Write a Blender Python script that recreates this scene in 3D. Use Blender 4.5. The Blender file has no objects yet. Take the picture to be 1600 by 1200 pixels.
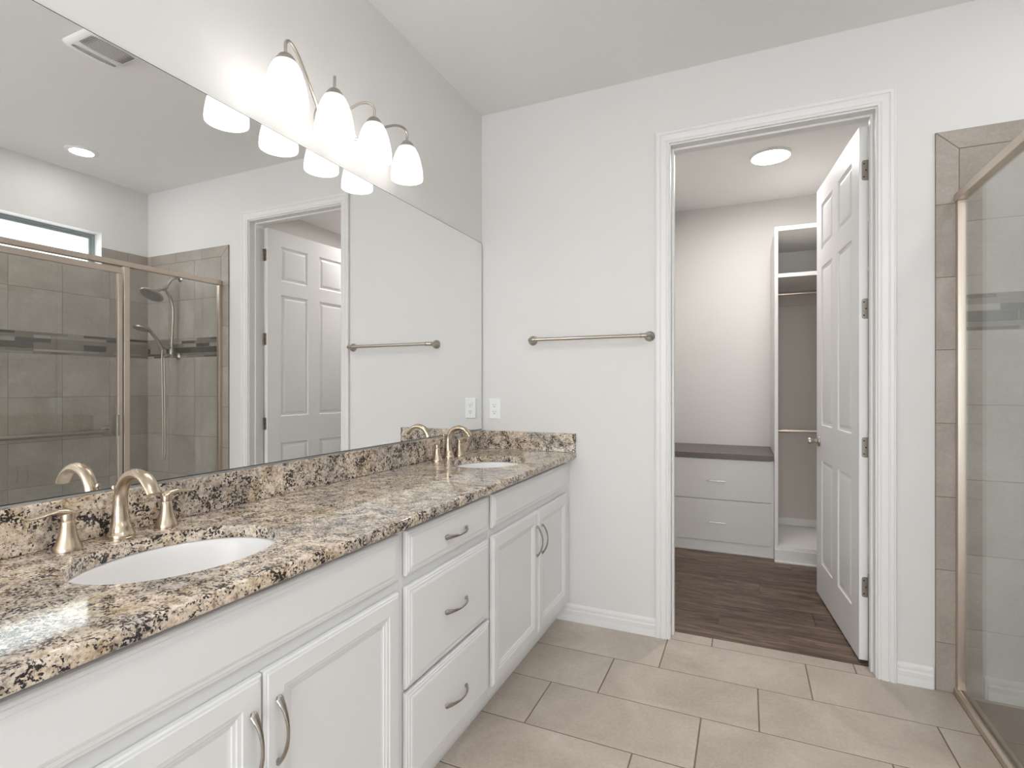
import bpy, bmesh, math, random
from mathutils import Vector, Matrix
R = math.radians
PI = math.pi
random.seed(7)
S = bpy.context.scene
COL = S.collection

# ------------------------------------------------------------------ camera
F_PX, CX0, CY0 = 822.54, 800.0, 604.16
cam = bpy.data.cameras.new('camera')
cam.sensor_fit = 'HORIZONTAL'
cam.sensor_width = 36.0
cam.lens = 36.0 * F_PX / 1600.0
cam.shift_x = 0.0
cam.shift_y = (CY0 - 600.0) / 1600.0
cam.clip_start = 0.02
camo = bpy.data.objects.new('camera', cam)
COL.objects.link(camo)
camo.location = (1.4064, 0.0, 1.2615)
camo.rotation_euler = (R(90), 0, R(24.006))
S.camera = camo

# ------------------------------------------------------------------ light
S.view_settings.view_transform = 'Standard'
S.view_settings.look = 'None'
S.view_settings.gamma = 1.0
S.view_settings.use_curve_mapping = False
S.view_settings.exposure = 0.24
W = bpy.data.worlds.new('daylight')
S.world = W
W.use_nodes = True
W.node_tree.nodes['Background'].inputs[0].default_value = (0.92, 0.96, 1.0, 1)
SKY_E = 3.6
W.node_tree.nodes['Background'].inputs[1].default_value = SKY_E
SHADE_E, BULB_E = 0.50, 30.0       # vanity lamp glass and bulbs
DOWN_E, CLOSET_E = 50.0, 120.0     # recessed lamp over the shower, disc lamp in the closet
BACK_FILL_W, CEIL_FILL = 29.0, 5.0        # fill from an added back window and an added ceiling lamp
ROOM_FILL = 175.0                     # added fill lamps in the ceiling, out of view

# ------------------------------------------------------------------ sizes
D = 2.7265          # far wall
H = 2.835           # ceiling
XR = 3.083          # right wall
YB = -3.00          # back wall
WT = 0.12           # wall thickness
ZC = 0.908          # counter top
GX = 2.205          # shower glass plane
YS = 1.353          # shower's near end
OX0, OX1, OZ = 1.060, 1.918, 2.468   # door opening
CLX0, CLX1, CLY = 0.78, 2.45, 4.94   # closet

# ------------------------------------------------------------------ materials
def new_mat(name):
    m = bpy.data.materials.new(name); m.use_nodes = True
    nt = m.node_tree
    return m, nt, nt.nodes['Principled BSDF'], nt.nodes['Material Output']
def nd(nt, t, **kw):
    n = nt.nodes.new(t)
    for k, v in kw.items():
        if k.startswith('i_'):
            n.inputs[k[2:].replace('_', ' ')].default_value = v
        else:
            setattr(n, k, v)
    return n
def ramp(nt, fac, stops, interp='LINEAR'):
    r = nt.nodes.new('ShaderNodeValToRGB'); r.color_ramp.interpolation = interp
    e = r.color_ramp.elements
    while len(e) < len(stops): e.new(0.5)
    for k, (p, c) in enumerate(stops):
        e[k].position = p; e[k].color = (c[0], c[1], c[2], 1)
    nt.links.new(fac, r.inputs[0]); return r.outputs[0]
def mix(nt, fac, a, b, mode='MIX'):
    m = nt.nodes.new('ShaderNodeMix'); m.data_type = 'RGBA'; m.blend_type = mode
    for s, v in ((m.inputs[0], fac), (m.inputs[6], a), (m.inputs[7], b)):
        if hasattr(v, 'is_output'): nt.links.new(v, s)
        else: s.default_value = v if not isinstance(v, tuple) else (*v[:3], 1)
    return m.outputs[2]
def coords(nt, scale=(1, 1, 1), rnd=False):
    tc = nd(nt, 'ShaderNodeTexCoord'); mp = nd(nt, 'ShaderNodeMapping')
    mp.inputs['Scale'].default_value = scale
    nt.links.new(tc.outputs['Object'], mp.inputs['Vector'])
    if rnd:
        g = nd(nt, 'ShaderNodeNewGeometry'); m = nd(nt, 'ShaderNodeMath', operation='MULTIPLY')
        m.inputs[1].default_value = 37.0
        nt.links.new(g.outputs['Random Per Island'], m.inputs[0])
        cb = nd(nt, 'ShaderNodeCombineXYZ')
        for k in range(3): nt.links.new(m.outputs[0], cb.inputs[k])
        nt.links.new(cb.outputs[0], mp.inputs['Location'])
        return mp.outputs[0], g.outputs['Random Per Island']
    return mp.outputs[0]
def noise(nt, vec, scale, detail=4, rough=0.55, dist=0.0):
    n = nd(nt, 'ShaderNodeTexNoise'); n.inputs['Scale'].default_value = scale
    n.inputs['Detail'].default_value = detail; n.inputs['Roughness'].default_value = rough
    n.inputs['Distortion'].default_value = dist
    nt.links.new(vec, n.inputs['Vector']); return n.outputs['Fac']
def bump(nt, p, h, strength, dist=0.001):
    b = nd(nt, 'ShaderNodeBump'); b.inputs['Strength'].default_value = strength
    b.inputs['Distance'].default_value = dist
    nt.links.new(h, b.inputs['Height']); nt.links.new(b.outputs[0], p.inputs['Normal'])

def paint(name, col, rough=0.55, bmp=0.0, scale=90):
    m, nt, p, o = new_mat(name)
    v = coords(nt)
    c = mix(nt, noise(nt, v, 3.0), tuple(x * 0.985 for x in col), tuple(min(1, x * 1.015) for x in col))
    nt.links.new(c, p.inputs['Base Color']); p.inputs['Roughness'].default_value = rough
    if bmp: bump(nt, p, noise(nt, v, scale, 3), bmp, 0.0015)
    return m
def metal(name, col, rough=0.3, brushed=(1, 1, 60)):
    m, nt, p, o = new_mat(name)
    v = coords(nt, brushed)
    c = mix(nt, noise(nt, v, 60, 3), tuple(x * 0.93 for x in col), tuple(min(1, x * 1.05) for x in col))
    nt.links.new(c, p.inputs['Base Color'])
    p.inputs['Metallic'].default_value = 1.0; p.inputs['Roughness'].default_value = rough
    return m

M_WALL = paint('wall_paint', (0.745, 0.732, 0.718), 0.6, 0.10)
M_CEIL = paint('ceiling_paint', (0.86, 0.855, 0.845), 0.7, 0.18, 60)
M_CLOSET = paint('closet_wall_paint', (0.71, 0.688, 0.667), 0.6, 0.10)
M_TRIM = paint('trim_paint', (0.80, 0.79, 0.78), 0.35)
M_DOOR = paint('door_paint', (0.87, 0.87, 0.865), 0.38)
M_CAB = paint('cabinet_lacquer', (0.80, 0.805, 0.81), 0.36)
M_MELA = paint('white_melamine', (0.80, 0.78, 0.755), 0.42)
M_MELB = paint('drawer_melamine', (0.70, 0.675, 0.65), 0.45)
M_TAUPE = paint('taupe_laminate', (0.135, 0.112, 0.094), 0.42)
M_RECESS = paint('closet_back_panel', (0.62, 0.565, 0.51), 0.5)
M_PLAST = paint('white_plastic', (0.86, 0.86, 0.855), 0.3)
M_DARK = paint('dark_slot', (0.02, 0.02, 0.02), 0.6)
M_SLOT = paint('vent_slot', (0.22, 0.21, 0.20), 0.7)
M_PORC = paint('porcelain', (0.86, 0.85, 0.845), 0.26)
M_NICK = metal('brushed_nickel', (0.57, 0.475, 0.37), 0.27)
M_NICKG = metal('satin_nickel', (0.50, 0.46, 0.41), 0.32)
M_PULL = metal('pull_nickel', (0.40, 0.37, 0.335), 0.26)
M_HINGE = metal('hinge_nickel', (0.44, 0.40, 0.35), 0.36)
M_FRAME = metal('shower_frame_nickel', (0.66, 0.575, 0.50), 0.34)
M_CHROME = metal('chrome', (0.72, 0.72, 0.72), 0.12)
M_ALU = paint('window_aluminium', (0.30, 0.34, 0.34), 0.4)
M_GROUT = paint('floor_grout', (0.20, 0.155, 0.12), 0.9)
M_GROUTW = paint('wall_grout', (0.20, 0.175, 0.15), 0.9)
M_GROUTL = paint('mosaic_grout', (0.50, 0.48, 0.45), 0.9)
M_CAULK = paint('white_caulk', (0.8, 0.78, 0.76), 0.5)

def mat_tile(name, c1, c2, c3, rough=0.4, spec=0.4):
    m, nt, p, o = new_mat(name)
    v, rnd = coords(nt, (1, 1, 1), True)
    n1 = noise(nt, v, 3.2, 8, 0.62, 0.8)
    n2 = noise(nt, v, 90, 3, 0.6)
    c = ramp(nt, n1, [(0.30, c1), (0.52, c2), (0.72, c3)])
    c = mix(nt, 0.16, c, ramp(nt, n2, [(0.35, tuple(x * 0.6 for x in c1)), (0.65, c3)]))
    hv = nd(nt, 'ShaderNodeHueSaturation')
    mr = nd(nt, 'ShaderNodeMapRange'); mr.inputs[3].default_value = 0.95; mr.inputs[4].default_value = 1.05
    nt.links.new(rnd, mr.inputs[0]); nt.links.new(mr.outputs[0], hv.inputs['Value'])
    nt.links.new(c, hv.inputs['Color']); nt.links.new(hv.outputs[0], p.inputs['Base Color'])
    p.inputs['Roughness'].default_value = rough; p.inputs['Specular IOR Level'].default_value = spec
    bump(nt, p, noise(nt, v, 14, 5), 0.12, 0.002)
    return m
M_FTILE = mat_tile('floor_tile_stone', (0.44, 0.37, 0.315), (0.54, 0.465, 0.40), (0.64, 0.57, 0.505), 0.38)
M_STILE = mat_tile('shower_tile_stone', (0.325, 0.285, 0.245), (0.40, 0.355, 0.31), (0.48, 0.44, 0.395), 0.33)

def mat_mosaic():
    m, nt, p, o = new_mat('mosaic_glass')
    g = nd(nt, 'ShaderNodeAttribute'); g.attribute_name = 'tone'; g.attribute_type = 'GEOMETRY'
    v = coords(nt, (1, 1, 12))
    c = mix(nt, noise(nt, v, 20, 3), g.outputs['Color'], mix(nt, 1.0, g.outputs['Color'], (0.72, 0.72, 0.72), 'MULTIPLY'))
    nt.links.new(c, p.inputs['Base Color']); p.inputs['Roughness'].default_value = 0.12
    return m
M_MOSAIC = mat_mosaic()

def mat_granite():
    m, nt, p, o = new_mat('granite')
    v = coords(nt)
    big = noise(nt, v, 4.5, 5, 0.62, 0.4)
    mid = noise(nt, v, 75, 6, 0.68, 0.2)
    base = ramp(nt, mid, [(0.34, (0.32, 0.24, 0.175)), (0.43, (0.60, 0.49, 0.385)), (0.50, (0.76, 0.66, 0.55)), (0.62, (0.87, 0.79, 0.69))])
    gold = ramp(nt, mid, [(0.34, (0.20, 0.13, 0.06)), (0.48, (0.46, 0.34, 0.19)), (0.62, (0.66, 0.54, 0.36))])
    grey = ramp(nt, mid, [(0.34, (0.15, 0.135, 0.135)), (0.46, (0.34, 0.31, 0.30)), (0.60, (0.60, 0.55, 0.51))])
    b2 = noise(nt, v, 11, 5, 0.62, 0.5)
    f1 = ramp(nt, b2, [(0.50, (0, 0, 0)), (0.60, (0.7, 0.7, 0.7))])
    f2 = ramp(nt, big, [(0.47, (0, 0, 0)), (0.57, (0.66, 0.66, 0.66))])
    c = mix(nt, f1, base, gold); c = mix(nt, f2, c, grey)
    vo = nd(nt, 'ShaderNodeTexVoronoi'); vo.inputs['Scale'].default_value = 230
    nt.links.new(v, vo.inputs['Vector'])
    c = mix(nt, 0.45, c, mix(nt, 1.0, c, ramp(nt, vo.outputs['Color'], [(0.0, (0.55, 0.5, 0.46)), (1.0, (1.3, 1.25, 1.2))]), 'MULTIPLY'))
    # black and brown flecks, denser in clusters
    fl = noise(nt, v, 170, 4, 0.6, 0.3)
    dens = noise(nt, v, 26, 5, 0.65, 0.3)
    ad = nd(nt, 'ShaderNodeMath', operation='MULTIPLY_ADD'); ad.inputs[1].default_value = 0.75
    nt.links.new(dens, ad.inputs[0]); nt.links.new(fl, ad.inputs[2])
    f3 = ramp(nt, ad.outputs[0], [(0.915, (0, 0, 0)), (0.945, (1, 1, 1))])
    c = mix(nt, f3, c, (0.028, 0.025, 0.027))
    br = noise(nt, v, 120, 5, 0.6, 0.3)
    f4 = ramp(nt, br, [(0.60, (0, 0, 0)), (0.65, (0.7, 0.7, 0.7))])
    c = mix(nt, f4, c, (0.15, 0.105, 0.085))
    nt.links.new(c, p.inputs['Base Color'])
    p.inputs['Roughness'].default_value = 0.06
    p.inputs['Specular IOR Level'].default_value = 0.62
    return m
M_GRAN = mat_granite()

def mat_wood():
    m, nt, p, o = new_mat('dark_plank')
    v, rnd = coords(nt, (1.2, 9, 9), True)
    g = noise(nt, v, 2.2, 8, 0.62, 1.6)
    f = noise(nt, v, 26, 4, 0.6, 0.2)
    c = ramp(nt, g, [(0.36, (0.026, 0.014, 0.008)), (0.46, (0.095, 0.058, 0.038)), (0.54, (0.165, 0.108, 0.074)), (0.66, (0.27, 0.19, 0.138))])
    c = mix(nt, 0.3, c, ramp(nt, f, [(0.35, (0.05, 0.032, 0.022)), (0.7, (0.22, 0.165, 0.13))]))
    hv = nd(nt, 'ShaderNodeHueSaturation')
    mr = nd(nt, 'ShaderNodeMapRange'); mr.inputs[3].default_value = 0.82; mr.inputs[4].default_value = 1.15
    nt.links.new(rnd, mr.inputs[0]); nt.links.new(mr.outputs[0], hv.inputs['Value'])
    nt.links.new(c, hv.inputs['Color']); nt.links.new(hv.outputs[0], p.inputs['Base Color'])
    p.inputs['Roughness'].default_value = 0.5
    bump(nt, p, f, 0.15, 0.001)
    return m
M_WOOD = mat_wood()

def mat_glass():
    m, nt, p, o = new_mat('clear_glass')
    nt.nodes.remove(p)
    g = nd(nt, 'ShaderNodeNewGeometry')
    mr = nd(nt, 'ShaderNodeMapRange'); mr.inputs[3].default_value = 1.5; mr.inputs[4].default_value = 1 / 1.5
    nt.links.new(g.outputs['Backfacing'], mr.inputs[0])
    fr = nd(nt, 'ShaderNodeFresnel'); nt.links.new(mr.outputs[0], fr.inputs['IOR'])
    tr = nd(nt, 'ShaderNodeBsdfTransparent'); tr.inputs[0].default_value = (0.975, 0.985, 0.98, 1)
    gl = nd(nt, 'ShaderNodeBsdfGlossy'); gl.inputs['Roughness'].default_value = 0.0
    gl.inputs['Color'].default_value = (0.95, 0.97, 0.98, 1)
    ms = nd(nt, 'ShaderNodeMixShader')
    nt.links.new(fr.outputs[0], ms.inputs[0]); nt.links.new(tr.outputs[0], ms.inputs[1]); nt.links.new(gl.outputs[0], ms.inputs[2])
    nt.links.new(ms.outputs[0], o.inputs[0])
    return m
M_GLASS = mat_glass()
def mat_mirror():
    m, nt, p, o = new_mat('mirror_silver')
    v = coords(nt)
    p.inputs['Metallic'].default_value = 1.0
    p.inputs['Base Color'].default_value = (0.90, 0.90, 0.89, 1)
    p.inputs['Roughness'].default_value = 0.0
    return m
M_MIRROR = mat_mirror()
M_MEDGE = paint('mirror_edge', (0.06, 0.07, 0.065), 0.3)
def emitter(name, col, e):
    m, nt, p, o = new_mat(name)
    p.inputs['Base Color'].default_value = (0.8, 0.8, 0.8, 1)
    p.inputs['Emission Color'].default_value = (*col, 1)
    p.inputs['Emission Strength'].default_value = e
    return m
M_BULB = emitter('bulb_glow', (1.0, 0.97, 0.94), BULB_E)
M_DOWN = emitter('downlight_lens', (1.0, 0.985, 0.968), DOWN_E)
M_ROOM_FILL = emitter('room_fill_lens', (1.0, 0.985, 0.968), ROOM_FILL)
M_CLED = emitter('closet_light_lens', (1.0, 0.97, 0.94), CLOSET_E)
def mat_shade():
    m, nt, p, o = new_mat('frosted_shade')
    nt.nodes.remove(p)
    tl = nd(nt, 'ShaderNodeBsdfTranslucent'); tl.inputs[0].default_value = (0.85, 0.85, 0.84, 1)
    df = nd(nt, 'ShaderNodeBsdfDiffuse'); df.inputs[0].default_value = (0.85, 0.85, 0.84, 1)
    em = nd(nt, 'ShaderNodeEmission'); em.inputs[0].default_value = (1.0, 0.99, 0.975, 1); em.inputs[1].default_value = SHADE_E
    ms = nd(nt, 'ShaderNodeMixShader'); ms.inputs[0].default_value = 0.45
    nt.links.new(tl.outputs[0], ms.inputs[1]); nt.links.new(df.outputs[0], ms.inputs[2])
    a = nd(nt, 'ShaderNodeAddShader'); nt.links.new(ms.outputs[0], a.inputs[0]); nt.links.new(em.outputs[0], a.inputs[1])
    nt.links.new(a.outputs[0], o.inputs[0])
    return m
M_SHADE = mat_shade()

# ------------------------------------------------------------------ mesh helpers
class MB:
    def __init__(s): s.bm = bmesh.new()
    def face(s, pts, mi=0):
        try:
            f = s.bm.faces.new([s.bm.verts.new(Vector(p)) for p in pts]); f.material_index = mi; return f
        except ValueError: return None
    def box(s, a, b, mi=0, bev=0.0, seg=1):
        x0, y0, z0 = a; x1, y1, z1 = b
        vs = [s.bm.verts.new((x, y, z)) for x in (x0, x1) for y in (y0, y1) for z in (z0, z1)]
        fs = [s.bm.faces.new([vs[i] for i in q]) for q in ((0, 1, 3, 2), (4, 6, 7, 5), (0, 4, 5, 1), (2, 3, 7, 6), (0, 2, 6, 4), (1, 5, 7, 3))]
        for f in fs: f.material_index = mi
        if bev > 0:
            es = list({e for f in fs for e in f.edges})
            r = bmesh.ops.bevel(s.bm, geom=es, offset=bev, segments=seg, affect='EDGES', profile=0.5)
            for f in r['faces']: f.material_index = mi
        return s
    def prism(s, prof, a, b, axis, mi=0, caps=True):
        """prof: closed 2D list; axis 'x': prof=(y,z), 'y': (x,z), 'z': (x,y)"""
        def P(q, t):
            return {'x': (t, q[0], q[1]), 'y': (q[0], t, q[1]), 'z': (q[0], q[1], t)}[axis]
        A = [s.bm.verts.new(P(q, a)) for q in prof]; B = [s.bm.verts.new(P(q, b)) for q in prof]
        n = len(prof)
        for i in range(n):
            f = s.bm.faces.new((A[i], A[(i + 1) % n], B[(i + 1) % n], B[i])); f.material_index = mi
        if caps:
            s.bm.faces.new(A[::-1]).material_index = mi; s.bm.faces.new(B).material_index = mi
        return s
    def rings(s, rs, mi=0, cap0=True, cap1=True, closed=False):
        V = [[s.bm.verts.new(Vector(p)) for p in r] for r in rs]
        n = len(V[0]); m = len(V)
        for k in range(m if closed else m - 1):
            a, b = V[k], V[(k + 1) % m]
            for i in range(n):
                f = s.bm.faces.new((a[i], a[(i + 1) % n], b[(i + 1) % n], b[i])); f.material_index = mi
        if not closed:
            if cap0: s.bm.faces.new(V[0][::-1]).material_index = mi
            if cap1: s.bm.faces.new(V[-1]).material_index = mi
        return s
    def lathe(s, prof, c=(0, 0, 0), n=32, axis=(0, 0, 1), mi=0, cap0=True, cap1=True, sx=1.0, sy=1.0):
        q = Vector((0, 0, 1)).rotation_difference(Vector(axis).normalized())
        rs = []
        for r, z in prof:
            rs.append([Vector(c) + q @ Vector((max(r, 1e-4) * sx * math.cos(2 * PI * i / n), max(r, 1e-4) * sy * math.sin(2 * PI * i / n), z)) for i in range(n)])
        return s.rings(rs, mi, cap0, cap1)
    def tube(s, pts, rad, n=14, flat=None, up=(0, 0, 1), mi=0, smooth=True, sub=6):
        """tube through pts (Catmull-Rom); rad: number or list; flat: list of (a,b) section scales"""
        P = [Vector(p) for p in pts]; k = len(P)
        rad = [rad] * k if not isinstance(rad, (list, tuple)) else list(rad)
        fl = flat or [(1, 1)] * k
        C = []; Rr = []; Fl = []
        if smooth and k > 2:
            for i in range(k - 1):
                p0, p1, p2, p3 = P[max(i - 1, 0)], P[i], P[i + 1], P[min(i + 2, k - 1)]
                for j in range(sub):
                    t = j / sub
                    C.append(0.5 * ((2 * p1) + (p2 - p0) * t + (2 * p0 - 5 * p1 + 4 * p2 - p3) * t * t + (3 * p1 - p0 - 3 * p2 + p3) * t ** 3))
                    u = t * t * (3 - 2 * t)
                    Rr.append(rad[i] + (rad[i + 1] - rad[i]) * u)
                    Fl.append((fl[i][0] + (fl[i + 1][0] - fl[i][0]) * u, fl[i][1] + (fl[i + 1][1] - fl[i][1]) * u))
            C.append(P[-1]); Rr.append(rad[-1]); Fl.append(fl[-1])
        else: C, Rr, Fl = P, rad, fl
        T = []
        for i in range(len(C)):
            a = C[max(i - 1, 0)]; b = C[min(i + 1, len(C) - 1)]
            T.append((b - a).normalized())
        u = Vector(up)
        if abs(u.dot(T[0])) > 0.95: u = Vector((1, 0, 0)) if abs(T[0].x) < 0.9 else Vector((0, 1, 0))
        u = (u - T[0] * u.dot(T[0])).normalized()
        rs = []
        for i in range(len(C)):
            if i: u = (u - T[i] * u.dot(T[i])).normalized()
            w = T[i].cross(u)
            rs.append([C[i] + (u * math.sin(2 * PI * j / n) * Fl[i][1] + w * math.cos(2 * PI * j / n) * Fl[i][0]) * Rr[i] for j in range(n)])
        return s.rings(rs, mi)
    def panel(s, o, u, v, w, h, prof, mi=0, cap=True):
        """nested rectangles: prof = [(inset, height)], height along u x v"""
        o, u, v = Vector(o), Vector(u), Vector(v); n = u.cross(v)
        prev = None
        for d, z in prof:
            r = [s.bm.verts.new(o + u * a + v * b + n * z) for a, b in ((d, d), (w - d, d), (w - d, h - d), (d, h - d))]
            if prev:
                for i in range(4):
                    s.bm.faces.new((prev[i], prev[(i + 1) % 4], r[(i + 1) % 4], r[i])).material_index = mi
            prev = r
        if cap: s.bm.faces.new(prev).material_index = mi
        return s
    def build(s, name, mats, parent=None, smooth=None, loc=None):
        if smooth is not None: 
            bmesh.ops.remove_doubles(s.bm, verts=s.bm.verts, dist=1e-6)
        bmesh.ops.recalc_face_normals(s.bm, faces=s.bm.faces)
        if smooth is not None:
            for f in s.bm.faces: f.smooth = True
            for e in s.bm.edges:
                if len(e.link_faces) != 2 or e.calc_face_angle(0) > R(smooth): e.smooth = False
        me = bpy.data.meshes.new(name); s.bm.to_mesh(me); s.bm.free()
        for m in (mats if isinstance(mats, (list, tuple)) else [mats]): me.materials.append(m)
        ob = bpy.data.objects.new(name, me); COL.objects.link(ob)
        if loc is not None: ob.location = loc
        if parent is not None: ob.parent = parent
        return ob

def tag(o, label=None, cat=None, group=None, kind=None):
    if label: o['label'] = label
    if cat: o['category'] = cat
    if group: o['group'] = group
    if kind: o['kind'] = kind
    return o
def thing(name, label, cat, loc=(0, 0, 0), group=None):
    o = bpy.data.objects.new(name, None); COL.objects.link(o); o.location = loc
    o.empty_display_size = 0.05
    return tag(o, label, cat, group)
def struct(name, mb, mats, parent=None, **kw):
    o = mb.build(name, mats, parent, **kw); o['kind'] = 'structure'; return o
def copy_tree(o, parent=None):
    c = o.copy(); COL.objects.link(c); c.parent = parent
    for ch in list(o.children): copy_tree(ch, c)
    return c

# ------------------------------------------------------------------ room shell
m = MB(); m.box((-WT, YB - WT, 0), (0, D + WT, H)); struct('wall_left', m, M_WALL)
m = MB()
m.box((0, D, 0), (OX0 - 0.02, D + WT, H)); m.box((OX1 + 0.02, D, 0), (XR, D + WT, H))
m.box((OX0 - 0.02, D, OZ + 0.02), (OX1 + 0.02, D + WT, H))
wall_far = struct('wall_far', m, M_WALL)
WY0, WY1, WZ0, WZ1 = 1.50, 2.385, 2.14, 2.425
m = MB()
m.box((XR, YB - WT, 0), (XR + WT, WY0, H)); m.box((XR, WY1, 0), (XR + WT, D + WT, H))
m.box((XR, WY0, 0), (XR + WT, WY1, WZ0)); m.box((XR, WY0, WZ1), (XR + WT, WY1, H))
wall_right = struct('wall_right', m, M_WALL)
BX0, BX1, BZ0, BZ1 = 0.30, 2.90, 0.30, 2.60     # opening for the added fill window in the back wall
m = MB()
m.box((0, YB - WT, 0), (BX0, YB, H)); m.box((BX1, YB - WT, 0), (XR, YB, H))
m.box((BX0, YB - WT, 0), (BX1, YB, BZ0)); m.box((BX0, YB - WT, BZ1), (BX1, YB, H))
struct('wall_back', m, M_WALL)
m = MB(); m.box((-WT, YB - WT, H), (XR + WT, CLY + WT, H + 0.1)); struct('ceiling', m, M_CEIL)
# closet shell
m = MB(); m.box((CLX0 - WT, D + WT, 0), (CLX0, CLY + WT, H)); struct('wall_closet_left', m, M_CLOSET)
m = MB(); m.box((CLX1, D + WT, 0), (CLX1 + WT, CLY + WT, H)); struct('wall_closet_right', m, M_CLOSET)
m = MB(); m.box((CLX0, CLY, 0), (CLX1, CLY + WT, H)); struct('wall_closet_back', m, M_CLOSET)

# ------------------------------------------------------------------ floor: porcelain tiles in a third offset
def tile_box(m, x0, x1, y0, y1, z0, z1, g, mi=1, bev=0.0012):
    if x1 - x0 > 3 * g and y1 - y0 > 3 * g:
        m.box((x0 + g / 2, y0 + g / 2, z0), (x1 - g / 2, y1 - g / 2, z1), mi, bev)
m = MB()
FX1 = GX - 0.02
m.box((-WT, YB - WT, -0.10), (XR + WT, D + 0.095, -0.012), 0)
m.box((-WT, YB - WT, -0.012), (FX1, D, -0.0012), 0); m.box((FX1, YB - WT, -0.012), (XR + WT, YS - 0.0, -0.0012), 0)
m.box((OX0 - 0.02, D, -0.012), (OX1 + 0.02, D + 0.094, -0.0012), 0)
P = 0.302; L = 0.604
k = 0
y1 = 2.730
while y1 > YB:
    y0 = y1 - P
    off = 1.047 - 0.2013 * k
    x = off - math.ceil((off + 0.2) / L) * L
    xe = FX1 if y1 > YS + 0.05 else XR
    while x < xe:
        a, b = max(x, -0.02), min(x + L, xe)
        if b > a + 0.01: tile_box(m, a, b, max(y0, YB), min(y1, D + 0.0035) if k == 0 else y1, -0.010, 0, 0.0052)
        x += L
    y1 = y0; k += 1
for a, b in ((OX0 - 0.01, 1.252), (1.252, 1.849), (1.849, OX1 + 0.01)):
    tile_box(m, a, b, 2.730, D + 0.095, -0.010, 0, 0.0052)
struct('floor', m, [M_GROUT, M_FTILE])
# shower floor, a little lower
m = MB()
m.box((FX1, YS, -0.035), (XR, D, -0.0215), 0)
x = FX1 + 0.005
for i in range(3):
    for j in range(5):
        a = FX1 + i * 0.302; b = min(a + 0.302, XR); c = YS + j * 0.302; d = min(c + 0.302, D)
        tile_box(m, a, b, c, d, -0.03, -0.020, 0.003)
struct('floor_shower', m, [M_GROUTW, M_FTILE])
# closet floor: dark planks laid along x
m = MB()
m.box((CLX0 - 0.05, D + 0.095, -0.02), (CLX1 + 0.05, CLY + 0.02, -0.004), 0)
y = D + 0.096; k = 0
while y < CLY:
    x = CLX0 - 1.2 + (k * 0.47) % 1.2
    while x < CLX1:
        a, b = max(x, CLX0), min(x + 1.22, CLX1)
        if b > a + 0.02: m.box((a + 0.0006, y + 0.0006, -0.004), (b - 0.0006, min(y + 0.18, CLY) - 0.0006, 0.0), 1, 0.0008)
        x += 1.22
    y += 0.18; k += 1
struct('floor_closet', m, [M_DARK, M_WOOD])

# ------------------------------------------------------------------ baseboards
BB = [(0, 0.0), (0.0125, 0.0), (0.0125, 0.030), (0.0115, 0.034), (0.0125, 0.038), (0.0125, 0.056), (0.0085, 0.060), (0.0075, 0.066), (0.0095, 0.070), (0.009, 0.080), (0.006, 0.086), (0.003, 0.090), (0, 0.090)]
def base_x(name, x0, x1, yw, s=-1, mat=M_TRIM):
    m = MB(); m.prism([(yw + s * t, z) for t, z in BB], x0, x1, 'x'); struct(name, m, mat, smooth=20)
def base_y(name, y0, y1, xw, s=1, mat=M_TRIM):
    m = MB(); m.prism([(xw + s * t, z) for t, z in BB], y0, y1, 'y'); struct(name, m, mat, smooth=20)
base_x('baseboard_far', 0.462, 0.987, D)
base_x('baseboard_far_right', 1.992, 2.119, D)
base_y('baseboard_right', YB, YS - 0.03, XR, -1)
base_y('baseboard_left', YB, 0.24, 0, 1)
base_x('baseboard_back', 0, XR, YB, 1)
base_y('baseboard_closet_left', D + WT, 4.30, CLX0, 1)
base_y('baseboard_closet_right', D + WT, 4.24, CLX1, -1)

# ------------------------------------------------------------------ door casing and jamb
CS = [(0, 0), (0, .0085), (.002, .0105), (.008, .0105), (.0095, .008), (.0125, .008), (.015, .0115), (.028, .0145), (.0375, .0155), (.040, .0125), (.043, .0125), (.0455, .0165), (.057, .018), (.0595, .0155), (.062, .0175), (.0655, .0165), (.067, .014), (.067, 0)]
def casing(name, yw, s):
    m = MB(); x0, x1, z1 = OX0 - 0.006, OX1 + 0.006, OZ + 0.007
    rows = []
    for t, h in CS:
        rows.append([m.bm.verts.new(p) for p in ((x0 - t, yw + s * h, 0), (x0 - t, yw + s * h, z1 + t), (x1 + t, yw + s * h, z1 + t), (x1 + t, yw + s * h, 0))])
    for a, b in zip(rows, rows[1:]):
        for i in range(3): m.bm.faces.new((a[i], a[i + 1], b[i + 1], b[i]))
    struct(name, m, M_TRIM, smooth=14)
casing('trim_1', D, -1); casing('trim_2', D + WT, 1)
m = MB()
m.box((OX0 - 0.02, D, 0), (OX0, D + WT, OZ)); m.box((OX1, D, 0), (OX1 + 0.02, D + WT, OZ)); m.box((OX0 - 0.02, D, OZ), (OX1 + 0.02, D + WT, OZ + 0.02))
ya, yb = D + 0.045, D + 0.083
m.box((OX0, ya, 0), (OX0 + 0.011, yb, OZ), 0, 0.002); m.box((OX1 - 0.011, ya, 0), (OX1, yb, OZ), 0, 0.002)
m.box((OX0 + 0.011, ya, OZ - 0.011), (OX1 - 0.011, yb, OZ), 0, 0.002)
struct('trim_3', m, M_TRIM)

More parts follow.
